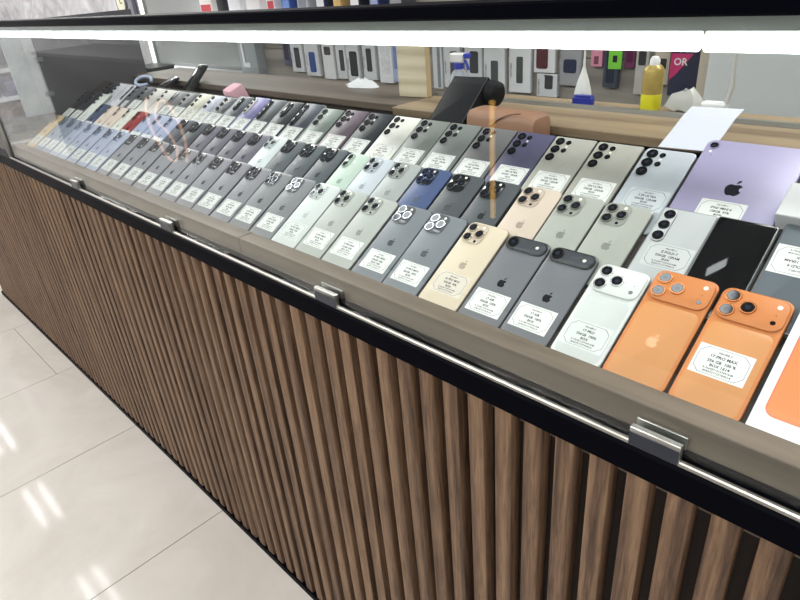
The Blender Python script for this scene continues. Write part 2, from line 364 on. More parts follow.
def pro(col, w=.0776, h=.1685, t=.0083, lensmat=None, plate=None, logo=None):
    p = thing('smartphone', 'x', 'phone')
    g, fr, cg, ring, lg = body(p, w, h, t, .0115, col)
    if plate: cg = mat('camera_glass_' + plate, plate, .06, 0, .6)
    if lensmat: ring = lensmat
    x = M().use(cg); slab(x, .0035, .0420, h - .0430, h - .0035, t - .0002, t + .0016, .0105, .0012); part('camera_plate', x, p)
    for lx, ly in ((.0135, h - .0140), (.0135, h - .0330), (.0318, h - .0235)): lens(p, lx, ly, t + .0015, .0087, .0022, ring)
    dot(p, 'flash', .0322, h - .0095, t + .0016, .0026, flash_mat); dot(p, 'depth_sensor', .0312, h - .0382, t + .0016, .0024, lens_black)
    logo_part(p, w / 2, h * .47 + (.005 if h > .16 else 0), t, .0125, logo or lg)
    return p
def two_lens(col, w=.0715, h=.147, t=.0078):
    p = thing('smartphone', 'x', 'phone')
    g, fr, cg, ring, lg = body(p, w, h, t, .0115, col)
    x = M().use(cg); slab(x, .0045, .0255, h - .0450, h - .0045, t - .0002, t + .0015, .0095, .0012); part('camera_plate', x, p)
    for ly in (h - .0150, h - .0345): lens(p, .0150, ly, t + .0014, .0080, .002, ring)
    dot(p, 'flash', .0330, h - .0247, t, .0026, flash_mat); logo_part(p, w / 2, h * .47, t, .0125, lg)
    return p
def wide_plate(col, w, h, panel):
    p = thing('smartphone', 'x', 'phone'); t = .0085
    g, fr, cg, ring, lg = body(p, w, h, t, .0125, col, rough=.42, b=.0022)
    x = M().use(g); slab(x, .0025, w - .0025, h - .0480, h - .0030, t - .0002, t + .0030, .0135, .0022, 8); part('camera_plate', x, p)
    k = M().use(mat('inset_' + panel, panel, .4)); slab(k, .0048, w - .0048, .0065, h - .0520, t - .0002, t + .00015, .0090, .0001); part('inset_panel', k, p)
    for lx, ly in ((.0145, h - .0145), (.0145, h - .0355), (.0345, h - .0255)): lens(p, lx, ly, t + .0029, .0092, .0017, ring)
    dot(p, 'flash', w - .0135, h - .0145, t + .003, .0029, flash_mat); dot(p, 'depth_sensor', w - .0135, h - .0365, t + .003, .0029, lens_black); dot(p, 'microphone', w - .0135, h - .0260, t + .003, .0006, lens_black)
    return p, t, lg
def air(col='#74767c'):
    p = thing('smartphone', 'x', 'phone'); w, h, t = .0760, .1640, .0058
    g, fr, cg, ring, lg = body(p, w, h, t, .0125, col, rough=.3)
    x = M().use(mat('plate_edge_black', '#17191d', .3, 0)); slab(x, .0025, w - .0020, h - .0275, h - .0020, t - .0002, t + .0028, .0125, .0016, 8)
    x.use(mat('plate_grey', '#44474e', .3)); slab(x, .0050, w - .0046, h - .0252, h - .0044, t + .002, t + .00288, .0102, .0003, 8); part('camera_plate', x, p)
    lens(p, .0155, h - .0148, t + .0028, .0092, .0018, mat('ring_black', '#101216', .3, .4)); dot(p, 'flash', w - .0180, h - .0148, t + .0029, .0026, flash_mat); dot(p, 'microphone', w - .0245, h - .0148, t + .0029, .0009, lens_black)
    logo_part(p, w / 2, h * .47, t, .0125, mat('logo_dark', '#2a2c31', .2, .5))
    return p, t
def ultra(col, w=.0776, h=.1628, t=.0083, n=3, side=True, r=.0035, frame=None, big=.0078):
    p = thing('smartphone', 'x', 'phone')
    g, fr, cg, ring, lg = body(p, w, h, t, r, col, frame)
    ringm = mat('ring_dark', '#26292c', .25, .7)
    for k in range(n): lens(p, .0140, h - .0130 - .0185 * k, t - .0002, big, .0024, ringm)
    if side:
        for k in range(2): lens(p, .0305, h - .0135 - .0185 * k, t - .0002, .0046, .0014, ringm)
        dot(p, 'flash', .0308, h - .0225, t, .0020, flash_mat)
    else: dot(p, 'flash', .0270, h - .0200, t, .0022, flash_mat)
    return p
def pill(col, w, h, t, edge, fill, n=4, frame=None, px=.006, pw=.020, ph=.060, r=.006):
    p = thing('smartphone', 'x', 'phone')
    g, fr, cg, ring, lg = body(p, w, h, t, r, col, frame)
    x = M().use(mat('plate_edge_' + edge, edge, .3)); slab(x, px, px + pw, h - .006 - ph, h - .006, t - .0002, t + .0022, min(.0095, pw / 2 - .0005), .0008, 6)
    x.use(mat('plate_fill_' + fill, fill, .12)); slab(x, px + .0016, px + pw - .0016, h - .0044 - ph, h - .0076, t + .001, t + .00228, min(.008, pw / 2 - .0022), .0003, 6); part('camera_plate', x, p)
    for k in range(n): lens(p, px + pw / 2, h - .006 - ph * (k + .5) / n, t + .0022, min(pw * .31, ph / n * .40), .0015, mat('ring_dark', '#26292c', .25, .7))
    return p

def place(p, r, u, v, t):
    if r == 0 and v == 0: v = -.008          # the lip hides the lowest few millimetres
    off = -.010 * r - .0088
    if r == 1: u += .0035; v += .002
    if r == 0 and -.51 < u < -.18: u -= .003
    pos = O + e * v + nn * off + Vector((u, 0, 0)); p.location = pos; p.rotation_euler = (TH, 0, 0)
def stick(p, x, y, t, text, clear=False, w=.060, h=.040, rotz=0.):
    o = link('price_sticker', sticker_mesh(*text, clear, w, h), p); o.location = (x, y, t + .00002); o.rotation_euler = (0, 0, rotz); return o
ORD = ['first', 'second', 'third', 'fourth', 'fifth', 'sixth', 'seventh', 'eighth', 'ninth', 'tenth', 'eleventh', 'twelfth']
PROTO = {}
def make(kind, *a, **k):
    key = (kind.__name__, a, tuple(sorted((q, getattr(z, 'name', z)) for q, z in k.items())))
    if key in PROTO: return dup(PROTO[key]), PROTO[key]
    return kind(*a, **k), key
TEXTS = [('15 PRO MAX', '256GB  90%', 'BOX'), ('14 PRO MAX', '256GB  88%', 'BOX'), ('13 PRO MAX', '128GB  86%', 'BOX'), ('16 PRO', '256GB  97%', 'BOX'), ('15 PRO', '128GB  91%', 'BOX')]
SHOWN = {}
def phone(builder, args, r, u, v, t, label, text=None, sx=None, sy=None, clear=False, sw=.060, sh=.040, kw={}, group=None, cat='phone'):
    key = (builder.__name__, args, tuple(sorted((q, getattr(z, 'name', z)) for q, z in kw.items())))
    if key in SHOWN:
        p = dup(SHOWN[key])
        for ch in list(p.children):
            if ch.name.startswith('price_sticker'): bpy.data.objects.remove(ch)
    else:
        p = builder(*args, **kw); SHOWN[key] = p
    tag(p, label, cat, group); place(p, r, u / 1000, v / 1000, t)
    sy = (.015 if sy is None else sy) + (.008 if r == 0 else 0)
    if text:
        wd = WID.get(builder.__name__, .0776)
        if 'w' in kw: wd = kw['w']
        stick(p, (wd - sw) / 2 if sx is None else sx, sy, t, text, clear, sw, sh)
    return p
WID = {'two_lens': .0715}
G1, G2, G3 = 'phones in the front row', 'phones in the middle row', 'phones in the back row'

# --- front row, from the end panel towards the camera
glint_ring = mat('ring_glint', '#b9bcc2', .15, 1.)  # bright metal standing in for ceiling light mirrored in the lenses
silver_plate = '#dfe2e6'
GOLD, SLATE, SIERRA, LILAC, GRAPH = '#d8bd95', '#8d98ac', '#acb2c8', '#8f8e96', '#85878b'
mirror_plate = mat('camera_glass_mirror', '#b9bdc3', .08, .9)
phone(pro, (GOLD,), 0, -1917, 0, .0083, 'gold phone at the far end of the front row beside the charcoal panel', TEXTS[2], kw=dict(h=.1672), group=G1)
front = [(-1834, SLATE, 0), (-1754, SLATE, 0), (-1672, SIERRA, 0), (-1591, SIERRA, 0), (-1506, SIERRA, 0), (-1422, SIERRA, 0), (-1341, SIERRA, 0)]
for i, (u, c, _) in enumerate(front):
    lab = ('slate blue phone, %s after the gold end phone in the front row' % ORD[i]) if c == SLATE else ('pale lavender blue phone, %s after the gold end phone in the front row' % ORD[i])
    phone(pro, (c,), 0, u, 0, .0083, lab, TEXTS[2], kw=dict(h=.1672, plate='#5d6a80' if c == SLATE else '#98a4c6'), group=G1)
greys = [-1256, -1171, -1088, -1003, -920, -838, -756, -674, -590, -507, -425]
for i, u in enumerate(greys):
    n = len(greys) - 1 - i; shiny = n in (6, 5, 1, 0)  # these get brighter rings and plates, a painted reflection of the ceiling lights
    c = LILAC if 1 < n else GRAPH
    lab = '%s grey phone, %s before the white phone in the front row, towards the end panel' % ('lilac' if c == LILAC else 'graphite', ORD[n])
    phone(pro, (c,), 0, u, 0, .0083, lab, TEXTS[1], kw=dict(h=.1672, plate='#3a3b40' if not shiny else '#62656b', lensmat=glint_ring if shiny else None), group=G1)
phone(pro, ('#d2d8d8',), 0, -345, 0, .0083, 'white phone with a clear sticker between graphite and natural grey phones in front row', ('14 PRO MAX', '256GB  90%', 'BOX'), clear='#d8dddb', kw=dict(h=.1672), group=G1)
NAT = '#b4b8b4'
phone(pro, (NAT,), 0, -265, 0, .0083, 'natural grey phone next to the white phone in the front row', ('15 PRO MAX', '256GB  92%', 'BOX'), sx=.008, sy=.017, kw=dict(h=.1672), group=G1)
phone(pro, (NAT,), 0, -184, 0, .0083, 'natural grey phone next to the dark shiny-lens phones in the front row', ('15 PRO MAX', '512GB  89%', 'BOX 1014'), sx=.008, sy=.018, kw=dict(h=.1672), group=G1)
STEEL = '#7e838a'
phone(pro, (STEEL,), 0, -104, 0, .0083, 'steel grey phone with mirror-bright camera beside the natural grey phone in the front row', ('15 PRO MAX', '256GB  90%', 'BOX 1402'), sy=.014, kw=dict(h=.1672, plate='#62656b', lensmat=glint_ring), group=G1)
phone(pro, (STEEL,), 0, -25, 0, .0083, 'steel grey phone with mirror-bright camera beside the champagne phone in the front row', ('15 PRO MAX', '256GB  100%', 'BOX'), sy=.013, sx=.008, kw=dict(h=.1672, plate='#62656b', lensmat=glint_ring), group=G1)
phone(pro, ('#d9cbb6',), 0, 56.5, 0, .0083, 'champagne gold phone with a clear sticker, in the front row beside slim dark phones', ('16 PRO MAX', '256GB  90%', 'BOX'), clear='#d8d0c4', sy=.019, kw=dict(), group=G1)
WID['air'] = .0747
p1, t1 = air()
PLAC = p1; tag(p1, 'slim dark grey phone with a pill camera, next to the champagne phone', 'phone', G1); place(p1, 0, .1352, 0, t1)
p2 = dup(p1); tag(p2, 'slim dark grey phone with a pill camera, next to the silver phone', 'phone', G1); place(p2, 0, .2130, 0, t1)
stick(p1, .007, .019, t1, ('17 AIR', '256GB  100%', 'BOX')); stick(p2, .006, .020, t1, ('17 AIR', '256GB  100%', 'BOX'))
ps, t, lg = wide_plate('#dcdfdf', .0719, .1560, '#ccd1d1'); tag(ps, 'silver phone with a full-width camera plate beside the orange phone', 'phone', G1); place(ps, 0, .2955, 0, t)
stick(ps, .0055, .021, t + .0002, ('17 PRO', '256GB  100%', 'BOX'), '#d6dada')
ORANGE = '#cf8450'
po, t, lg = wide_plate(ORANGE, .0785, .1695, '#cf915c'); tag(po, 'orange phone without a sticker, its fruit logo showing', 'phone', G1); place(po, 0, .3695, 0, t)
pq = dup(po); tag(pq, 'orange phone with a white price sticker beside the white box', 'phone', G1); place(pq, 0, .4517, 0, t)
logo_part(po, .0388, .064, t + .00016, .0135, mat('logo_orange', '#eeb489', .2, .1))
stick(pq, .0065, .0445, t + .0002, ('17 PRO MAX', '256 GB  100 %', 'BOX 1614'))

# --- middle row
B = 109
BLK = '#24282d'
phone(ultra, (BLK,), 1, -1925, 150, .0083, 'black phone by the charcoal end panel, first of the middle row', TEXTS[0], kw=dict(w=.074, h=.150, side=False), group=G2)
phone(ultra, (BLK,), 1, -1846, 150, .0083, 'black phone beside the tall white phone at the end of the middle row', TEXTS[0], kw=dict(w=.074, h=.150, side=False), group=G2)
WHT = '#dfe2de'
phone(ultra, (WHT,), 1, -1768, 150, .0083, 'tall white phone between black and navy phones near the end panel', TEXTS[0], kw=dict(w=.074, h=.150, side=False, big=.005), group=G2)
NAVY = '#3c4a68'
phone(two_lens, (NAVY,), 1, -1690, B, .0078, 'navy phone between the white and the beige phones in the middle row', TEXTS[4], sy=.02, group=G2)
BEI = '#d9c9bd'
phone(two_lens, (BEI,), 1, -1613, B, .0078, 'beige phone next to the navy phone in the middle row', TEXTS[4], sy=.02, group=G2)
phone(two_lens, (BEI,), 1, -1538, B, .0078, 'beige phone next to the off-white phone in the middle row', TEXTS[4], sy=.02, group=G2)
phone(two_lens, ('#dcdcd2',), 1, -1463, B, .0078, 'off-white phone between the beige phone and the red phone', TEXTS[4], sy=.02, group=G2)
phone(two_lens, ('#8e1c20',), 1, -1388, B, .0078, 'dark red phone, the only red one in the case', TEXTS[4], sy=.022, group=G2)
for i, u in enumerate((-1313, -1239, -1165)):
    phone(two_lens, ('#a5aecb',), 1, u, B, .0078, 'lavender blue phone, %s after the red phone in the middle row' % ORD[i], TEXTS[4], sy=.025, group=G2)
for i, u in enumerate((-1090, -1014)):
    phone(pro, ('#4a4f58',), 1, u, B, .0079, 'charcoal phone next to the %s in the middle row' % ('lavender blue phones' if i == 0 else 'mauve phones'), TEXTS[3], sy=.025, kw=dict(w=.0715, h=.1496, plate='#2b2e34'), group=G2)
MAUVE = '#6e6c78'
for i, u in enumerate((-938, -863, -788, -713)):
    phone(pro, (MAUVE,), 1, u, B, .0079, 'mauve grey phone, %s before the white phone in the middle row' % ORD[3 - i], TEXTS[1], sy=.025, kw=dict(w=.0715, h=.1496, plate='#34343c'), group=G2)
phone(pro, ('#d6dde0',), 1, -641, B, .0079, 'white triple-camera phone between mauve and dark grey phones in the middle row', None, kw=dict(w=.0705, h=.1496), group=G2)
DGR = '#5a6066'
for i, u in enumerate((-570, -497, -422)):
    phone(pro, (DGR,), 1, u, B, .0079, 'dark grey phone, %s before the mint green phone in the middle row' % ORD[2 - i], TEXTS[1], sy=.025, kw=dict(w=.0715, h=.1496, plate='#26292e'), group=G2)
phone(two_lens, ('#bfcfc5',), 1, -346, B, .0078, 'mint green phone, the only green one in the middle row', None, kw=dict(w=.067), group=G2)
phone(pro, ('#c6cdd6',), 1, -278, B, .0079, 'pale silver-blue phone between the mint green phone and the silver one', None, kw=dict(w=.0706, h=.1470), group=G2)
phone(pro, ('#a9aeae',), 1, -206, B, .0079, 'silver grey phone beside the blue phone in the middle row', TEXTS[4], sy=.020, kw=dict(w=.0712, h=.1470), group=G2)
phone(pro, ('#4d5c84',), 1, -131, B, .0079, 'blue phone, the only deep blue one in the middle row', TEXTS[4], sy=.020, kw=dict(w=.0712, h=.1470, plate='#1f2430'), group=G2)
phone(pro, ('#54585d',), 1, -56, B, .0079, 'black titanium phone beside the blue phone in the middle row', TEXTS[3], sy=.012, kw=dict(w=.0712, h=.1470, plate='#1c1e22'), group=G2)
phone(pro, ('#54585d',), 1, 19, B, .0079, 'black titanium phone beside the rose gold phone in the middle row', TEXTS[3], sy=.012, kw=dict(w=.0712, h=.1470, plate='#1c1e22'), group=G2)
phone(pro, ('#d3c3b5',), 1, 95, B, .0079, 'rose gold phone beside the black titanium phone in the middle row', ('16 PRO', '256GB  96%', 'BOX'), sy=.032, kw=dict(w=.0715, h=.1496), group=G2)
NT2 = '#aaaca6'
phone(pro, (NT2,), 1, 168, B, .0079, 'natural titanium phone beside the rose gold phone', ('16 PRO', '256GB  95%', 'BOX'), sy=.043, sx=.007, kw=dict(w=.0715, h=.1496), group=G2)
phone(pro, (NT2,), 1, 242, B, .0079, 'natural titanium phone beside the silver folding phone', ('16 PRO', '128GB  91%', 'BOX'), sy=.043, sx=.009, kw=dict(w=.0715, h=.1496), group=G2)

def fold(col, w, h, front=False, cam=True):
    p = thing('folding_phone', 'x', 'folding phone'); edge = mat('fold_edge', '#8f9294', .35, .9)
    x = M().use(edge); slab(x, 0, w, 0, h, 0, .0045, .004, .0008); part('lower_half', x, p)
    x = M().use(edge); slab(x, 0, w, 0, h, .0051, .0096, .004, .0008); up = part('upper_half', x, p)
    x = M().use(mat('hinge_metal', '#8e9194', .3, .9)).box(-.0008, .003, .004, h - .004, .002, .0082, .0006); part('hinge', x, p)
    k = M().use(black_glass if front else col_mats(col)[0]); slab(k, .0014, w - .0014, .0014, h - .0014, .0090, .0098, .003, .0003); part('cover_screen' if front else 'back_panel', k, up)
    if cam:
        x = M().use(mat('fold_plate_edge', '#2a2c30', .3, .5)); slab(x, .0050, .0225, h - .0620, h - .0045, .0096, .0112, .0085, .0004, 8)
        x.use(mat('fold_plate', '#cfd2d5', .3, .3)); slab(x, .0052, .0223, h - .0618, h - .0047, .0111, .0118, .0083, .0003, 8); part('camera_plate', x, p)
        for kk in range(3): lens(p, .0138, h - .0140 - .0190 * kk, .0117, .0076, .0016, mat('ring_dark', '#26292c', .25, .7))
    if front: dot(p, 'selfie_camera', w / 2, h - .008, .0098, .0016, mat('selfie', '#1e2226', .2), .0001)
    return p
ff = fold('#b9bcbf', .0728, .1584); tag(ff, 'silver folding phone with three stacked lenses, behind the orange phones', 'folding phone', G2); place(ff, 1, .3235, .108, 0)
stick(ff, .010, .056, .0099, ('Z FOLD 7', '256GB  12RAM', 'BOX'), '#c3c7c8')
fs = fold('#15171b', .0728, .1560, True, False); tag(fs, 'folding phone lying with its black cover screen up beside the purple tablet', 'folding phone', G2); place(fs, 1, .3968, .112, 0)
fg = fold('#626a72', .0670, .1551, False, False); tag(fg, 'slate grey folding phone with an upside-down sticker, at the near end of the middle row', 'folding phone', G2); place(fg, 1, .4745, .121, 0)
stick(fg, .063, .122, .0099, ('Z FOLD 4', '256GB  12RAM', 'BOX'), False, .060, .044, math.pi)
dot(fg, 'microphone', .0335, .012, .0098, .0018, flash_mat)

# --- back row
T = 222
WL, DK = '#d4d5de', '#55585f'
sk = dict(w=.0735, h=.149, side=False, r=.006, big=.0055)
phone(ultra, ('#22252b',), 2, -1826, T, .0083, 'black phone at the far end of the back row by the charcoal panel', None, kw=dict(w=.0735, h=.149, side=False, r=.006, big=.0055), group=G3)
phone(ultra, (WL,), 2, -1747, T, .0083, 'pale lilac white phone next to the black phone at the far end of back row', None, kw=sk, group=G3)
phone(pill, (WL, .0735, .149, .0083, '#5a5c62', '#2b2d33', 3), 2, -1671, T, .0083, 'pale lilac white phone with a long dark camera bar in the back row', None, kw=dict(px=.05, pw=.008, ph=.07), group=G3)
phone(ultra, (DK,), 2, -1595, T, .0083, 'charcoal phone beside the camera-bar phone near the far end of the back row', TEXTS[4], kw=sk, sy=.045, sw=.03, sh=.03, group=G3)
phone(ultra, (DK,), 2, -1521, T, .0083, 'charcoal phone beside the off-white phones near the far end of the back row', TEXTS[4], kw=sk, sy=.045, group=G3)
OW = '#e0deda'
phone(ultra, (OW,), 2, -1447, T, .0083, 'off-white phone next to the charcoal phones in the back row', None, kw=sk, group=G3)
phone(ultra, (OW,), 2, -1371, T, .0083, 'off-white phone next to the mid grey phones in the back row', None, kw=sk, group=G3)
phone(pill, ('#7d8083', .0735, .149, .0083, '#8d9093', '#75787b', 1), 2, -1297, T, .0083, 'mid grey phone next to the off-white phones in the back row', TEXTS[0], sy=.046, kw=dict(), group=G3)
phone(ultra, ('#6b6e72',), 2, -1224, T, .0083, 'mid grey phone next to the cream phone in the back row', TEXTS[0], kw=sk, sy=.046, group=G3)
phone(ultra, ('#e3e2cf',), 2, -1151, T, .0083, 'cream phone between the grey and the lilac phones in the back row', TEXTS[0], kw=dict(w=.0735, h=.152, side=False, r=.006, big=.0062), sy=.046, clear='#dcdcd6', group=G3)
phone(ultra, ('#c3c6d6',), 2, -1075, T, .0083, 'pale lilac phone next to the cream phone in the back row', TEXTS[0], kw=dict(w=.0735, h=.152, side=False, r=.006, big=.0062), sy=.046, clear='#dcdcd6', group=G3)
phone(ultra, ('#5c6168',), 2, -1004, T, .0083, 'slate phone with three lenses next to the pale lilac phone in the back row', TEXTS[0], kw=dict(w=.0690, h=.152, side=False, r=.006, big=.0062), sy=.046, group=G3)
phone(pill, ('#5b636d', .0735, .162, .0083, '#14171d', '#20242c', 3), 2, -938, T, .0083, 'slate phone with a black pill camera beside the violet phone in the back row', TEXTS[0], sy=.044, kw=dict(px=.020, pw=.018, ph=.05), group=G3)
phone(pill, ('#8480b4', .0735, .165, .0083, '#e8e4da', '#e3dfd4', 4), 2, -863, T, .0083, 'violet phone with a white camera bar in the back row', TEXTS[0], sy=.044, kw=dict(px=.004, pw=.016, ph=.058), group=G3)
phone(pill, ('#565c62', .0735, .165, .0083, '#15181c', '#30353a', 4), 2, -787, T, .0083, 'dark grey phone with a black camera bar next to the violet phone', TEXTS[0], sy=.044, kw=dict(px=.004, pw=.018, ph=.070), group=G3)
phone(pill, ('#2f333a', .0735, .165, .0083, '#111317', '#262a30', 2), 2, -713, T, .0083, 'near black phone with a corner camera block, beside a silver-edged phone in the back row', TEXTS[0], sy=.044, kw=dict(px=.014, pw=.022, ph=.050), group=G3)
phone(pill, ('#454b57', .0770, .166, .0088, '#1c2028', '#2f343e', 4), 2, -635, T, .0088, 'blue black phone with bright silver edges, beside the sage phone in the back row', TEXTS[0], sy=.044, kw=dict(px=.004, pw=.017, ph=.075, frame='#dadcdf', r=.003), group=G3)
uw = dict(w=.0765)
phone(ultra, ('#7f8b86',), 2, -556, T, .0083, 'sage green grey phone with three lenses, beside the plum phone', TEXTS[0], kw=dict(w=.0765, h=.158, side=False, r=.005), sy=.042, group=G3)
phone(ultra, ('#655763',), 2, -475, T, .0083, 'plum phone with five lenses, between sage and black phones', TEXTS[0], kw=dict(), sy=.042, group=G3)
phone(ultra, ('#33383f',), 2, -395, T, .0083, 'black phone with five lenses beside the white one in the back row', TEXTS[0], kw=dict(), sy=.042, group=G3)
phone(ultra, ('#e4e4de',), 2, -314.5, T, .0083, 'white phone with five lenses and a clear sticker in the back row', ('S24 ULTRA', '256GB  12RAM', 'BOX'), clear='#dededa', kw=dict(), sy=.040, group=G3)
TXS = ('S23 ULTRA', '256GB  12RAM', 'BOX'); TX4 = ('S24 ULTRA', '256GB  12RAM', 'BOX'); TX5 = ('S 25 ULTRA', '256GB  12RAM', 'BOX')
phone(ultra, ('#828784',), 2, -235, T, .0083, 'grey green phone with five lenses next to the white one in the back row', TXS, kw=dict(), sy=.040, group=G3)
phone(ultra, ('#7c8280',), 2, -156, T, .0083, 'grey green phone with five lenses below the card terminal in the back row', TXS, kw=dict(), sy=.040, group=G3)
phone(ultra, ('#6d6e70',), 2, -75, T, .0083, 'titanium grey phone with five lenses beside the dark violet phone', TX4, kw=dict(), sy=.040, group=G3)
phone(ultra, ('#54536e',), 2, 5, T, .0083, 'dark violet phone with five lenses in the back row', TX4, kw=dict(), sy=.040, sx=.012, group=G3)
UN = '#a7a79f'
phone(ultra, (UN,), 2, 83.5, T, .0083, 'beige grey phone with five lenses beside the dark violet phone', ('S24 ULTRA', '256GB  12RAM', 'BOX'), kw=dict(), sy=.041, sx=.012, group=G3)
phone(ultra, (UN,), 2, 163.5, T, .0083, 'beige grey phone with five lenses beside the silver blue phone', ('S24 ULTRA', '256GB  12RAM', 'BOX'), kw=dict(), sy=.041, sx=.012, group=G3)
phone(ultra, ('#b3bac2',), 2, 245.5, T, .0083, 'silver blue phone with five lenses beside the purple tablet', TX5, kw=dict(big=.0085, r=.008), sy=.041, sx=.014, clear='#c3c9ce', group=G3)
def tablet():
    p = thing('tablet', 'purple tablet with a black fruit logo standing behind the folding phones', 'tablet'); w, h, t = .1348, .1954, .0063
    x = M().use(mat('tablet_purple', '#a19cbd', .4, .1, var=.01)); slab(x, 0, w, 0, h, 0, t, .0115, .0012, 8); part('housing', x, p)
    lens(p, .0115, h - .0125, t - .0002, .0066, .0014, mat('ring_purple', '#8d87ab', .3, .8)); dot(p, 'flash', .0105, h - .0245, t, .0018, flash_mat)
    logo_part(p, w / 2, h * .545, t, .0205, mat('logo_graphite', '#31323d', .15, .6)); dot(p, 'microphone', .0135, h - .031, t, .0006, lens_black)
    stick(p, .036, .043, t, ('iPAD MINI 6', '128GB  97%', 'BOX')); return p
tb = tablet(); place(tb, 2, .3262, T / 1000 + .001, 0)
bx = thing('accessory_box', 'white box beside the purple tablet, partly outside the frame', 'box'); place(bx, 2, .4630, .2815, 0)
x = M().use(white_plastic).box(0, .11, 0, .056, 0, .029, .0012); part('carton', x, bx)
x = M().use(mat('print_grey', '#9fa2a6', .6)).box(.052, .062, .012, .042, .029, .02905); part('print', x, bx)

pb = thing('phone_box', 'white phone box with an orange phone printed on its lid', 'box', group=None); place(pb, 0, .5375, -.0070, 0)
x = M().use(white_plastic).box(0, .0950, 0, .176, 0, .0065, .0008); part('box_base', x, pb)
x = M().use(white_plastic).box(0, .0950, 0, .176, .0071, .0205, .0008); lid = part('box_lid', x, pb)
pc = M().use(mat('print_salmon', '#dd7a5c', .4)); pc.loft([rr(.0095, .0860, .0185, .164, .011, 6, z) for z in (.0205, .02056)])
pc.use(mat('print_orange', '#dd8a55', .35)); pc.loft([rr(.0112, .0845, .0200, .163, .0098, 6, z) for z in (.02056, .0206)]); part('lid_picture', pc, lid)

# ------------------------------------------------------------------ things behind the phones, inside the case
ZB = H + .1686                   # top of the pale board
def rot_thing(name, label, cat, loc, rx, rz=0.): return thing(name, label, cat, loc, (rx, 0, rz))
t = rot_thing('card_terminal', 'black card payment terminal propped on the board above the grey green phone', 'card terminal', (-.237, .357, H + .166), math.radians(35), math.radians(6))
pf = [(0, 0), (0, -.015), (.055, -.020), (.090, -.052), (.122, -.054), (.134, -.025), (.130, 0)]
x = M().use(mat('terminal_black', '#141518', .6, 0, .2)); x.loft([[(xx_, y, z) for y, z in pf] for xx_ in (0, .086)]); part('housing', x, t)
x = M().use(mat('terminal_screen', '#1b1c20', .55, 0, .2)); slab(x, .003, .083, .003, .126, .0002, .0012, .004, .0004); part('screen', x, t)
x = M().use(MC['terminal_black']); x.tube([(.0862, .112, -.026), (.098, .112, -.027), (.108, .111, -.027), (.114, .110, -.027)], [.027, .027, .024, .015], 20); part('paper_roll_housing', x, t)
x = M().use(mat('terminal_edge', '#5d6166', .3, .6)).box(.0845, .0858, .004, .128, .0002, .0016); part('edge_trim', x, t)
t = rot_thing('smartphone', 'black phone leaning upright against the wooden board, near the pink pouch', 'phone', (-1.45, .405, H + .1235), math.radians(43), math.radians(-3))
x = M().use(mat('leaning_frame', '#34363b', .3, .6)); slab(x, 0, .068, 0, .135, 0, .0075, .008, .001); part('frame', x, t)
x = M().use(black_glass); slab(x, .001, .067, .001, .134, .007, .0078, .007, .0003); part('back_panel', x, t)
for k in range(2): lens(t, .016 + .02 * k, .122, .0077, .0055, .0012, mat('ring_dark', '#26292c', .25, .7))
t = rot_thing('smartphone', 'small black phone lying behind the off-white phones with a pale corner', 'phone', (-1.60, .372, H + .131), math.radians(24), math.radians(-8))
x = M().use(black_plastic); slab(x, 0, .065, 0, .105, 0, .009, .008, .0012); part('frame', x, t)
x = M().use(black_glass); slab(x, .001, .064, .001, .104, .0085, .0093, .007, .0003); part('back_panel', x, t)
lens(t, .05, .09, .0093, .006, .0015, glint_ring)
t = thing('wrist_strap', 'pale blue looped strap lying behind the charcoal phones', 'strap', (-1.575, .350, H + .176), (math.radians(32), 0, .3))
x = M().use(mat('pale_blue_rubber', '#a9b9d2', .5)); x.tube([(.034 * math.cos(a * .3), .022 * math.sin(a * .3), .004 + .006 * math.sin(a * .15)) for a in range(20)], .0055, 8); part('loop', x, t)
t = thing('pouch', 'pink pouch lying against the wooden board behind the pale lilac phone', 'pouch', (-1.065, .374, H + .1235), (math.radians(20), 0, math.radians(-4)))
x = M().use(mat('pink_felt', '#e0b3c0', .8, var=.05)); x.loft([rr(i, .056 - i, i, .052 - i, .008, 5, z) for z, i in ((0, .004), (.006, 0), (.052, .001), (.058, .003), (.060, .007))]); part('cover', x, t)
x = M().use(mat('pink_seam', '#c995a5', .8)).box(.0552, .0568, .008, .044, .018, .021); part('seam', x, t)
# tan leather bag in the gap
t = thing('leather_bag', 'tan leather bag lying in the gap behind the dark violet phone', 'bag', (-.048, .393, H + .1225), (0, 0, math.radians(-2)))
x = M().use(mat('tan_leather', '#94705a', .5, var=.1, scale=25)); rings = []
for k, (xx, sc) in enumerate(((-.088, .88), (-.085, .95), (-.07, .97), (.0, .97), (.04, .97), (.058, .93), (.069, .80), (.074, .45))):
    rings.append([(xx, .035 * sc * math.copysign(abs(math.cos(a)) ** .45, math.cos(a)), .039 + .0385 * sc * math.copysign(abs(math.sin(a)) ** .45, math.sin(a))) for a in [6.28318 * i / 20 for i in range(20)]])
x.loft(rings); part('bag_body', x, t)
x = M().use(mat('dark_piping', '#5e3d2c', .5)); x.tube([(-.03 + .085 * (1 - math.cos(a)) , -.0372 + .004 * math.sin(a), .030 + .050 * math.sin(a)) for a in [.0 + 1.45 * i / 14 for i in range(15)]], .0012, 6); part('strap', x, t)
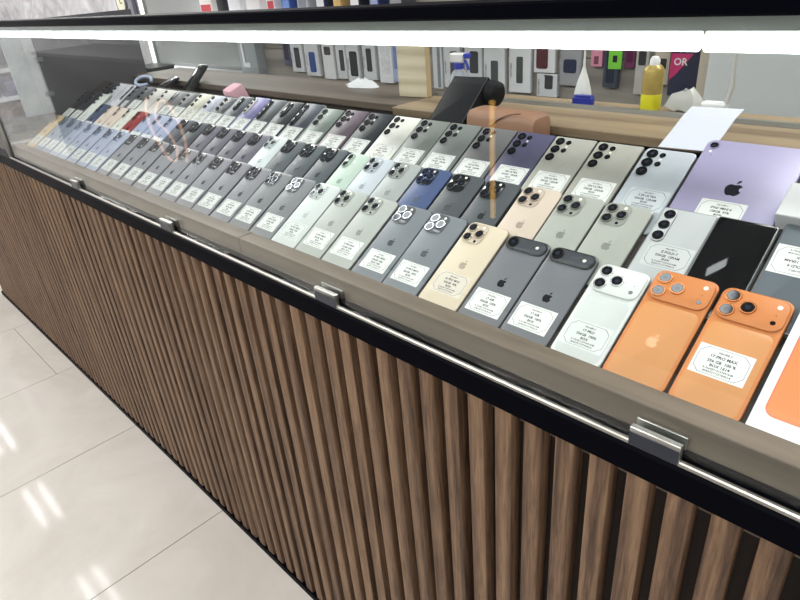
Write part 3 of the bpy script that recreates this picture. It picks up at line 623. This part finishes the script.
# sheet of paper leaning over the board
t = thing('paper_sheet', 'white sheet of paper leaning on the board above the silver blue phone', 'paper', (0, 0, 0))
x = M().use(paper); cols = [(.254, .362, H + .173), (.258, .395, H + .191), (.260, .430, H + .209), (.260, .462, H + .216)]
top = [(a, b, c) for a, b, c in cols] + [(a + .078, b + .004, c + .001) for a, b, c in cols[::-1]]
x.loft([[(a, b, c) for a, b, c in top], [(a, b - .0002, c + .0006) for a, b, c in top]], cap=False)
n = len(cols)
for k in range(n - 1):
    a, b, c, d = cols[k], cols[k + 1], top[2 * n - 2 - k], top[2 * n - 1 - k]
    x.add([(*q[:2], q[2] + dz) for dz in (0, .0006) for q in (a, b, c, d)], [(3, 2, 1, 0), (4, 5, 6, 7)])
t.name = 'paper_sheet'; part('sheet', x, t)
# things standing on the pale board
t = thing('wooden_block', 'pale sanded wooden block standing on the board beside the hanging packages', 'block', (-.497, .536, ZB), (0, 0, math.radians(6)))
x = M().use(wood('raw_pine', '#b5a98d', '#c9bea4', '#d8cfb8', 0, .8, False, .7, .1)).box(0, .088, 0, .018, 0, .165, .0012); part('face_board', x, t)
x = M().use(wood('raw_pine_edge', '#9b8560', '#b39b74', '#c0a982', 2, .8, False, .7, .1)).box(.0881, .0895, .001, .017, .001, .164); part('edge_strip', x, t)
t = thing('spray_bottle', 'clear spray bottle with a white and blue trigger behind the card terminal', 'bottle', (-.372, .625, ZB))
x = M().use(mat('clear_plastic', '#c3cbd8', .15, alpha=.55)); x.loft([[(r * math.cos(a), r * math.sin(a), z) for a in [6.28318 * i / 20 for i in range(20)]] for r, z in ((.024, 0), (.026, .004), (.026, .03), (.018, .050), (.0105, .058))]); part('bottle', x, t)
x = M().use(mat('trigger_blue', '#2a3bb0', .4)).cyl(0, 0, .058, .072, .0125, 18, .001); part('collar', x, t)
x = M().use(white_plastic).box(-.022, .018, -.010, .010, .072, .094, .003); part('head', x, t)
x = M().use(MC['trigger_blue']).box(.018, .034, -.006, .006, .082, .094, .002); part('nozzle', x, t)
x = M().use(MC['trigger_blue']); x.tube([(.018, 0, .078), (.026, 0, .068), (.030, 0, .056)], .0035, 8); part('trigger', x, t)
t = thing('spray_can', 'tall yellow and gold spray can with a white cap on the board', 'can', (.116, .628, ZB))
def lathe(mb, prof, n=24): return mb.loft([[(r * math.cos(6.28318 * i / n), r * math.sin(6.28318 * i / n), z) for i in range(n)] for r, z in prof])
x = M().use(mat('can_yellow', '#d8d32a', .35)); lathe(x, ((.0185, 0), (.0195, .002), (.0195, .030))); part('lower_label', x, t)
x = M().use(mat('can_gold', '#a8924a', .35, .3, var=.25, scale=120)); lathe(x, ((.0195, .030), (.0195, .072), (.017, .078), (.0115, .083))); part('upper_label', x, t)
x = M().use(white_plastic); lathe(x, ((.0095, .083), (.0095, .092), (.006, .098))); part('cap', x, t)
t = thing('plastic_bag', 'limp white plastic bag hanging to a point beside the spray can', 'bag', (-.036, .632, ZB))
x = M().use(mat('milky_plastic', '#d5d8d6', .4, var=.06)); lathe(x, ((.016, 0), (.019, .006), (.017, .025), (.012, .045), (.006, .062), (.0025, .075), (.0015, .13)), 14); part('bag_body', x, t)
t = thing('blue_cap', 'dark blue cap lying at the foot of the white plastic bag', 'cap', (-.022, .612, ZB)); x = M().use(mat('navy_plastic', '#27308f', .35)).box(-.023, .023, -.008, .008, 0, .018, .003); part('shell', x, t)
x = M().use(MC['navy_plastic']).box(-.021, .021, -.0066, .0066, .018, .0205, .001); part('rim', x, t)
t = thing('crumpled_wrapper', 'crumpled clear white wrapper lying beside the spray can', 'wrapper', (.188, .625, ZB))
x = M().use(mat('wrapper_film', '#c9cac6', .25, alpha=.8)); rnd = random.Random(3)
x.loft([[(r * (1 + .35 * rnd.uniform(-1, 1)) * math.cos(6.28318 * i / 12) * 1.2, .6 * r * (1 + .3 * rnd.uniform(-1, 1)) * math.sin(6.28318 * i / 12), max(0, z + .008 * rnd.uniform(-1, 1))) for i in range(12)] for r, z in ((.026, 0), (.028, .010), (.022, .026), (.008, .040))]); part('film', x, t)
t = thing('crumpled_paper', 'crumpled white paper lying on the dark board below the white packages', 'paper', (-.71, .60, ZB), (0, 0, .2))
x = M().use(mat('crumpled_white', '#dfe2e6', .7)); rnd = random.Random(11)
x.loft([[(r * (1 + .2 * rnd.uniform(-1, 1)) * math.cos(6.28318 * i / 14), .32 * r * (1 + .2 * rnd.uniform(-1, 1)) * math.sin(6.28318 * i / 14), z + .3 * z * rnd.uniform(-1, 1)) for i in range(14)] for r, z in ((.060, 0), (.055, .006), (.036, .014), (.012, .022))]); part('sheet', x, t)
t = thing('power_adapter', 'small white plastic adapter on the board in front of the white panel', 'adapter', (.236, .630, ZB)); x = M().use(white_plastic).box(-.022, .022, -.012, .012, 0, .022, .003); part('housing', x, t)
x = M().use(MC['wrapper_film']); x.tube([(.02, .0, .02), (.026, .0, .05), (.022, .0, .09), (.024, .002, .14)], .004, 8); part('lead', x, t)

# ------------------------------------------------------------------ the back wall and its goods
YW = 1.5
def package(x0, x1, z0, z1, card, window, label, wr=(.25, .75, .12, .72), sub=None, tilt=0., y=YW, depth=.022):
    t = thing('case_package', label, 'package', ((x0 + x1) / 2, y - .0015, (z0 + z1) / 2), (0, 0, 0), 'hanging phone case packages')
    w, h = x1 - x0, z1 - z0
    b = M().use(mat('card_' + card, card, .4)).box(-w / 2, w / 2, -depth, 0, -h / 2, h / 2, .0015); part('carton', b, t)
    wx0, wx1, wz0, wz1 = -w / 2 + w * wr[0], -w / 2 + w * wr[1], -h / 2 + h * wr[2], -h / 2 + h * wr[3]
    b = M().use(mat('win_' + window, window, .2, var=.3, scale=60)); n0 = len(b.v)
    b.loft([rr(wx0, wx1, wz0, wz1, min(wx1 - wx0, wz1 - wz0) * .18, 4, z) for z in (0, .0012)])
    b.xform(Matrix.Translation((0, -depth, 0)) @ Matrix.Rotation(math.pi / 2, 4, 'X')); part('window', b, t)
    if card in ('#d3d6da', '#d9dcdf', '#dddfe2') and w > .075:
        b = M().use(mat('package_print', '#55585e', .6)); add_text(b, 'CRVITAMO', 0, 0, 0, .011, bold=.0002)
        b.xform(Matrix.Translation((-w * .36, -depth - .0004, -h * .08)) @ Matrix.Rotation(math.pi / 2, 4, 'X') @ Matrix.Rotation(math.pi / 2, 4, 'Z')); part('side_print', b, t)
        b = M().use(black_plastic).box(-.012, -.001, -depth - .0006, -depth - .0001, h * .40, h * .46).box(.001, .012, -depth - .0006, -depth - .0001, h * .40, h * .46); part('hang_hole', b, t)
    if sub:
        b = M().use(mat('sub_' + sub, sub, .4)).box(-w * .3, w * .3, -depth - .0008, -depth, h * .36, h * .44); part('brand_strip', b, t)
    return t
W_ = '#d3d6da'
pk = [(-2.346, -2.278, 1.114, 1.262, '#4b4a66', '#2c2b3c', 'dark indigo package hanging by the grey column', (.2, .8, .2, .8), None),
 (-2.272, -2.168, 1.086, 1.262, W_, '#3b3b44', 'white package with a charcoal window next to the indigo package', (.3, .75, .12, .7), '#8b8e94'),
 (-2.150, -2.035, 1.071, 1.262, W_, '#31508f', 'white package with a blue window, the only blue one of the row', (.3, .75, .1, .62), '#55585e'),
 (-2.000, -1.910, 1.062, 1.262, '#e1e2e4', '#4a4a50', 'white package with a small square dark picture near its top', (.2, .75, .58, .78), None),
 (-1.890, -1.818, 1.068, 1.262, W_, '#44484a', 'white package with a narrow dark window beside the square picture one', (.35, .8, .2, .7), None),
 (-1.812, -1.720, 1.053, 1.262, W_, '#33373b', 'lowest hanging white package with a wide dark window', (.25, .85, .15, .7), '#5c5f64'),
 (-1.692, -1.602, 1.073, 1.262, W_, '#3d4044', 'white package with a narrow window beside the plain white package', (.3, .7, .2, .75), '#a5a8ac'),
 (-1.580, -1.490, 1.065, 1.262, '#e6e8ec', '#dfe1e6', 'plain white package with no dark window, near the wooden block', (.2, .8, .2, .8), None),
 (-1.486, -1.453, 1.073, 1.262, '#a9b6d8', '#7f8fc0', 'narrow pale blue package right behind the wooden block', (.2, .8, .3, .8), None),
 (-1.239, -1.185, 1.053, 1.262, W_, '#8d9096', 'narrow white package just past the wooden block', (.5, .8, .05, .9), None),
 (-1.175, -1.085, 1.066, 1.262, W_, '#4c4f52', 'white package half hidden by the spray bottle', (.4, .85, .25, .75), '#55585e'),
 (-1.060, -.972, 1.074, 1.262, W_, '#43464a', 'white package above the card terminal', (.3, .8, .3, .75), '#3c3f44'),
 (-.961, -.860, 1.052, 1.262, '#d9dcdf', '#54585a', 'white package with a grey window above the leather bag', (.35, .7, .12, .62), '#3c3f44'),
 (-.838, -.740, 1.068, 1.262, '#dddfe2', '#4d5552', 'white package with a narrow greenish window and sideways lettering', (.36, .66, .18, .68), '#4a4d52'),
 (-.709, -.622, 1.060, 1.142, W_, '#3c3f42', 'low white package under the one with the maroon case', (.4, .8, .35, .95), None),
 (-.724, -.635, 1.146, 1.262, '#e0e1e4', '#5c3338', 'white package showing a maroon phone case', (.12, .68, .12, .75), None),
 (-.612, -.530, 1.106, 1.262, '#9c9da2', '#2f3550', 'grey package with a dark blue camera protector', (.18, .82, .28, .58), '#54565c'),
 (-.490, -.448, 1.175, 1.262, '#d98fa6', '#7f4a5c', 'small pink package high on the wall', (.3, .7, .1, .4), None),
 (-.440, -.388, 1.108, 1.262, '#3a4152', '#2a3040', 'navy package with a lime green tag over it', (.2, .8, .1, .9), None),
 (-.366, -.330, 1.176, 1.262, '#6a2550', '#54203f', 'dark purple package beside the lime green tag', (.2, .8, .2, .8), None),
 (-.325, -.282, 1.092, 1.262, '#b5b2ac', '#3b3a3c', 'beige package with a black spotted pattern behind the spray can', (.2, .8, .55, .9), '#5a4a4c'),
 (-.262, -.212, 1.128, 1.262, '#c2b6a6', '#3a3636', 'tan package with black dots beside the magenta corner box', (.3, .8, .35, .6), None)]
for a in pk: package(*a[:6], a[6], a[7], a[8])
t = thing('hang_tag', 'lime green tag hanging over the navy package', 'tag', (-.398, YW - .024, 1.200)); x = M().use(mat('lime_card', '#79cf3a', .5)).box(-.024, .024, -.003, 0, -.030, .062, .001); part('card', x, t)
x = M().use(black_plastic).box(-.008, .008, -.0036, -.003, -.008, .014); part('print', x, t)
t = thing('accessory_box', 'dark navy box with a magenta corner and white lettering on the wall', 'box', (-.148, YW - .001, 1.178)); x = M().use(mat('deep_navy_card', '#232741', .4)).box(-.052, .052, -.045, 0, -.078, .082, .002); part('carton', x, t)
x = M().use(mat('magenta_print', '#c02a6a', .45)); x.prism([(-.051, -.03), (-.03, -.012), (.018, .05), (-.051, .05)], 0, .0005); x.use(white_plastic); add_text(x, 'OR', -.020, .016, .0006, .030, bold=.0006)
x.xform(Matrix.Translation((0, -.0455, 0)) @ Matrix.Rotation(math.pi / 2, 4, 'X')); part('corner_print', x, t)
t = thing('door_post', 'beige wooden post beside the white panel on the back wall', 'post', (-.072, YW - .003, 0)); x = M().use(wood('beige_post', '#9d9182', '#b3a796', '#c2b8a8', 2, .5, False, .6, .05)).box(-.022, .018, -.09, 0, 0, 1.9, .002); part('upright', x, t)
x = M().use(MC['wrapper_film']).box(.020, .055, -.07, 0, .0, 1.9, .003); part('plastic_strip', x, t)
t = thing('white_cabinet', 'glossy white cabinet beside the beige post', 'cabinet', (.44, YW - .004, 0)); x = M().use(mat('glossy_white', '#d3d7d8', .12, var=.04, scale=4)).box(-.45, .5, -.25, 0, 0, 1.34, .003); part('body', x, t)
for a, b in ((-.44, .02), (.03, .49)): part('door', M().use(MC['glossy_white']).box(a, b, -.262, -.25, .05, 1.33, .002), t)


# shelf of goods above the bar
t = thing('wall_shelf', 'narrow wall shelf carrying small boxes, seen over the black bar', 'shelf', (-2.0, YW - .003, 1.385)); part('board', M().use(white_paint).box(-1.3, 1.3, -.14, 0, -.018, 0, .001), t)
for s in (-.9, .9): part('bracket', M().use(alu).box(s - .008, s + .008, -.12, 0, -.05, -.018), t)
gd = [('#e4e2de', .13, 'white box with a red patch over the black bar', '#c24a52'), ('#22242a', .06, 'black narrow box over the black bar', None), ('#d9dade', .12, 'large white box over the black bar', None), ('#d5d3d4', .13, 'pale grey box over the black bar', None), ('#d9d4d4', .07, 'white box with a red band over the black bar', '#b8404e'), ('#2b4a8c', .07, 'royal blue box over the black bar', '#6f8dc8'), ('#b9bcc2', .08, 'silver box over the black bar', '#7f828a'), ('#1f2b4a', .07, 'navy box over the black bar', '#d8d9dd'), ('#c9a76a', .05, 'mustard box over the black bar', None), ('#23262c', .07, 'black box with a white band over the bar', '#e0e0e2'), ('#2c3a66', .06, 'indigo box over the black bar', '#9aa4c8'), ('#33353c', .08, 'charcoal box at the near end of the shelf', '#8d9096')]
xx = -2.98
for c, wd, lb, band in gd:
    t = thing('goods_box', lb, 'box', (xx, YW - .073, 1.3862), group='small boxes on the wall shelf'); part('carton', M().use(mat('goods_' + c, c, .45)).box(0, wd, -.04, .04, 0, .17, .002), t)
    if band: part('band', M().use(mat('goods_' + band, band, .45)).box(.008, wd - .008, -.0406, -.04, .02, .055), t)
    xx += wd + .062
# far wall: light strip, clock, switch box, notice, dark trays
t = thing('light_strip', 'bright vertical light strip where the marble meets the grey panel', 'lamp', (-3.985, YW - .003, 0)); part('profile', M().use(alu).box(-.03, .03, -.012, 0, .6, 2.6), t); part('diffuser', M().use(emis('strip_light', '#fbfff0', 3.0)).box(-.018, .018, -.02, -.012, .6, 2.6), t)
t = thing('wall_clock', 'round white wall clock on the marble, over the black bar', 'clock', (-4.32, YW - .003, 1.478), (math.pi / 2, 0, 0))
part('rim', M().use(mat('clock_rim', '#5b5b60', .4)).cyl(0, 0, 0, .012, .085, 32, .004), t); part('dial', M().use(mat('clock_face', '#e2e0c8', .5)).cyl(0, 0, .012, .0132, .066, 32), t)
part('hand', M().use(black_plastic).box(-.003, .003, 0, .05, .0132, .015), t); part('hand', M().use(black_plastic).box(0, .035, -.003, .003, .0132, .015), t)
t = thing('intercom_box', 'dark grey box on the marble next to the wall clock', 'intercom', (-4.13, YW - .003, 1.47)); part('housing', M().use(mat('intercom_grey', '#4b4b57', .4)).box(-.05, .05, -.02, 0, -.09, .09, .005), t); part('face_plate', M().use(mat('intercom_face', '#7d7d88', .4)).box(-.04, .025, -.023, -.02, -.07, .07, .001), t)
t = thing('bar_grip', 'dark bar handle on the pale panel beside the light strip', 'handle', (-4.22, YW, 1.17), (0, math.radians(4), 0)); part('grip', M().use(black_plastic).box(-.014, .014, -.06, -.04, -.10, .10, .005), t)
for z in (-.08, .08): part('mount', M().use(black_plastic).box(-.01, .01, -.045, 0, z - .01, z + .01), t)
t = thing('cable_reel', 'dark coiled lead hanging on the marble beside the bar handle', 'lead', (-4.45, YW - .02, 1.24)); x = M().use(black_plastic); x.tube([(.05 * math.cos(a * .33), 0, .12 * math.sin(a * .33)) for a in range(19)], .012, 8); part('loop', x, t)
t = thing('storage_ledge', 'pale ledge with a black gap below it on the grey panel', 'ledge', (-3.2, YW - .003, 0)); part('top', M().use(white_paint).box(-.55, .45, -.30, 0, 1.045, 1.065, .002), t); part('recess', M().use(black_plastic).box(-.53, .43, -.29, 0, .80, 1.045), t)
t = thing('black_tray', 'flat black tray at the end of the pale ledge', 'tray', (-3.62, YW - .2, 1.0665)); x = M().use(black_plastic).box(-.16, .14, -.08, .08, 0, .022, .003); part('base', x, t); part('rim', M().use(MC['black_plastic']).box(-.165, .145, -.085, .085, .022, .03, .002), t)
t = thing('wall_notice', 'small white angular sign on the grey column', 'sign', (-2.70, 1.438, 1.16)); part('upright', M().use(white_plastic).box(0, .022, -.004, 0, -.06, .07), t); part('foot', M().use(white_plastic).box(.022, .07, -.004, 0, -.06, -.035), t)
# open shelves past the end of the case
t = thing('shelf_unit', 'white shelf unit with a brown base past the end of the display', 'shelf', (-4.2, .35, 0))
for z in (.99, 1.16, 1.34, 1.42): part('shelf', M().use(white_paint).box(-.2, .2, -.45, .45, z, z + .02), t)
part('back_board', M().use(mat('shelf_back', '#9a938c', .6)).box(-.22, -.2, -.45, .45, .0, 1.44), t); part('base', M().use(mat('brown_laminate', '#6e5846', .6)).box(-.2, .2, -.45, .45, .0, .97), t)
for s in (-.45, .43): part('side_board', M().use(white_paint).box(-.2, .2, s, s + .02, .97, 1.44), t)
for i in range(4):
    t = thing('shelf_carton', 'purple carton on the white shelf past the end of the display', 'box', (-4.12, .12 + .14 * i, 1.0112), group='purple cartons on the far shelf'); part('carton', M().use(mat('purple_card', '#5d5478', .5)).box(-.05, .05, -.06, .06, 0, .125, .003), t); part('label_patch', M().use(mat('purple_label', '#8a82a8', .5)).box(.05, .0506, -.04, .04, .03, .09), t)
# counter across the aisle: its lit trims are mirrored in the front pane
t = thing('facing_counter', 'dark counter across the aisle, mirrored faintly in the front glass', 'counter', (0, 0, 0)); part('body', M().use(mat('facing_dark', '#2b2a2c', .5, var=.1, scale=3)).box(-7, 1.5, -2.3, -1.66, 0, 1.05, .004), t); part('worktop', M().use(mat('facing_top', '#4a4a4c', .35)).box(-7.02, 1.52, -2.32, -1.64, 1.05, 1.08, .003), t)
part('gold_light_strip', M().use(emis('gold_light', '#ffc262', 4.2)).box(-.984, -.964, -1.66, -1.652, .485, 1.012), t, 'golden light strip mirrored in the glass')
t = thing('neon_sign', 'orange white neon loop mirrored over the charcoal phones', 'neon sign', (-4.08, -1.643, .57)); x = M().use(emis('neon_light', '#ffc9a8', 1.7))
pts = [(-.34, 0, .22), (-.42, 0, .10), (-.40, 0, -.05), (-.24, 0, -.24), (-.10, 0, -.26), (-.02, 0, -.15), (-.12, 0, -.02), (-.26, 0, .04), (-.20, 0, .16), (-.04, 0, .22), (.10, 0, .12), (.16, 0, -.06), (.10, 0, -.24)]
P_ = [Vector(q) for q in pts]; sm = []
for i in range(len(P_) - 1):
    a, b, c, d = P_[max(i - 1, 0)], P_[i], P_[i + 1], P_[min(i + 2, len(P_) - 1)]
    for k in range(5):
        q = k / 5; sm.append(.5 * (2 * b + (c - a) * q + (2 * a - 5 * b + 4 * c - d) * q * q + (3 * b - a - 3 * c + d) * q ** 3))
x.tube(sm + [P_[-1]], .009, 8); part('tube', x, t); part('mount_bar', M().use(black_plastic).box(-.4, .15, -.012, -.006, -.02, .0), t)
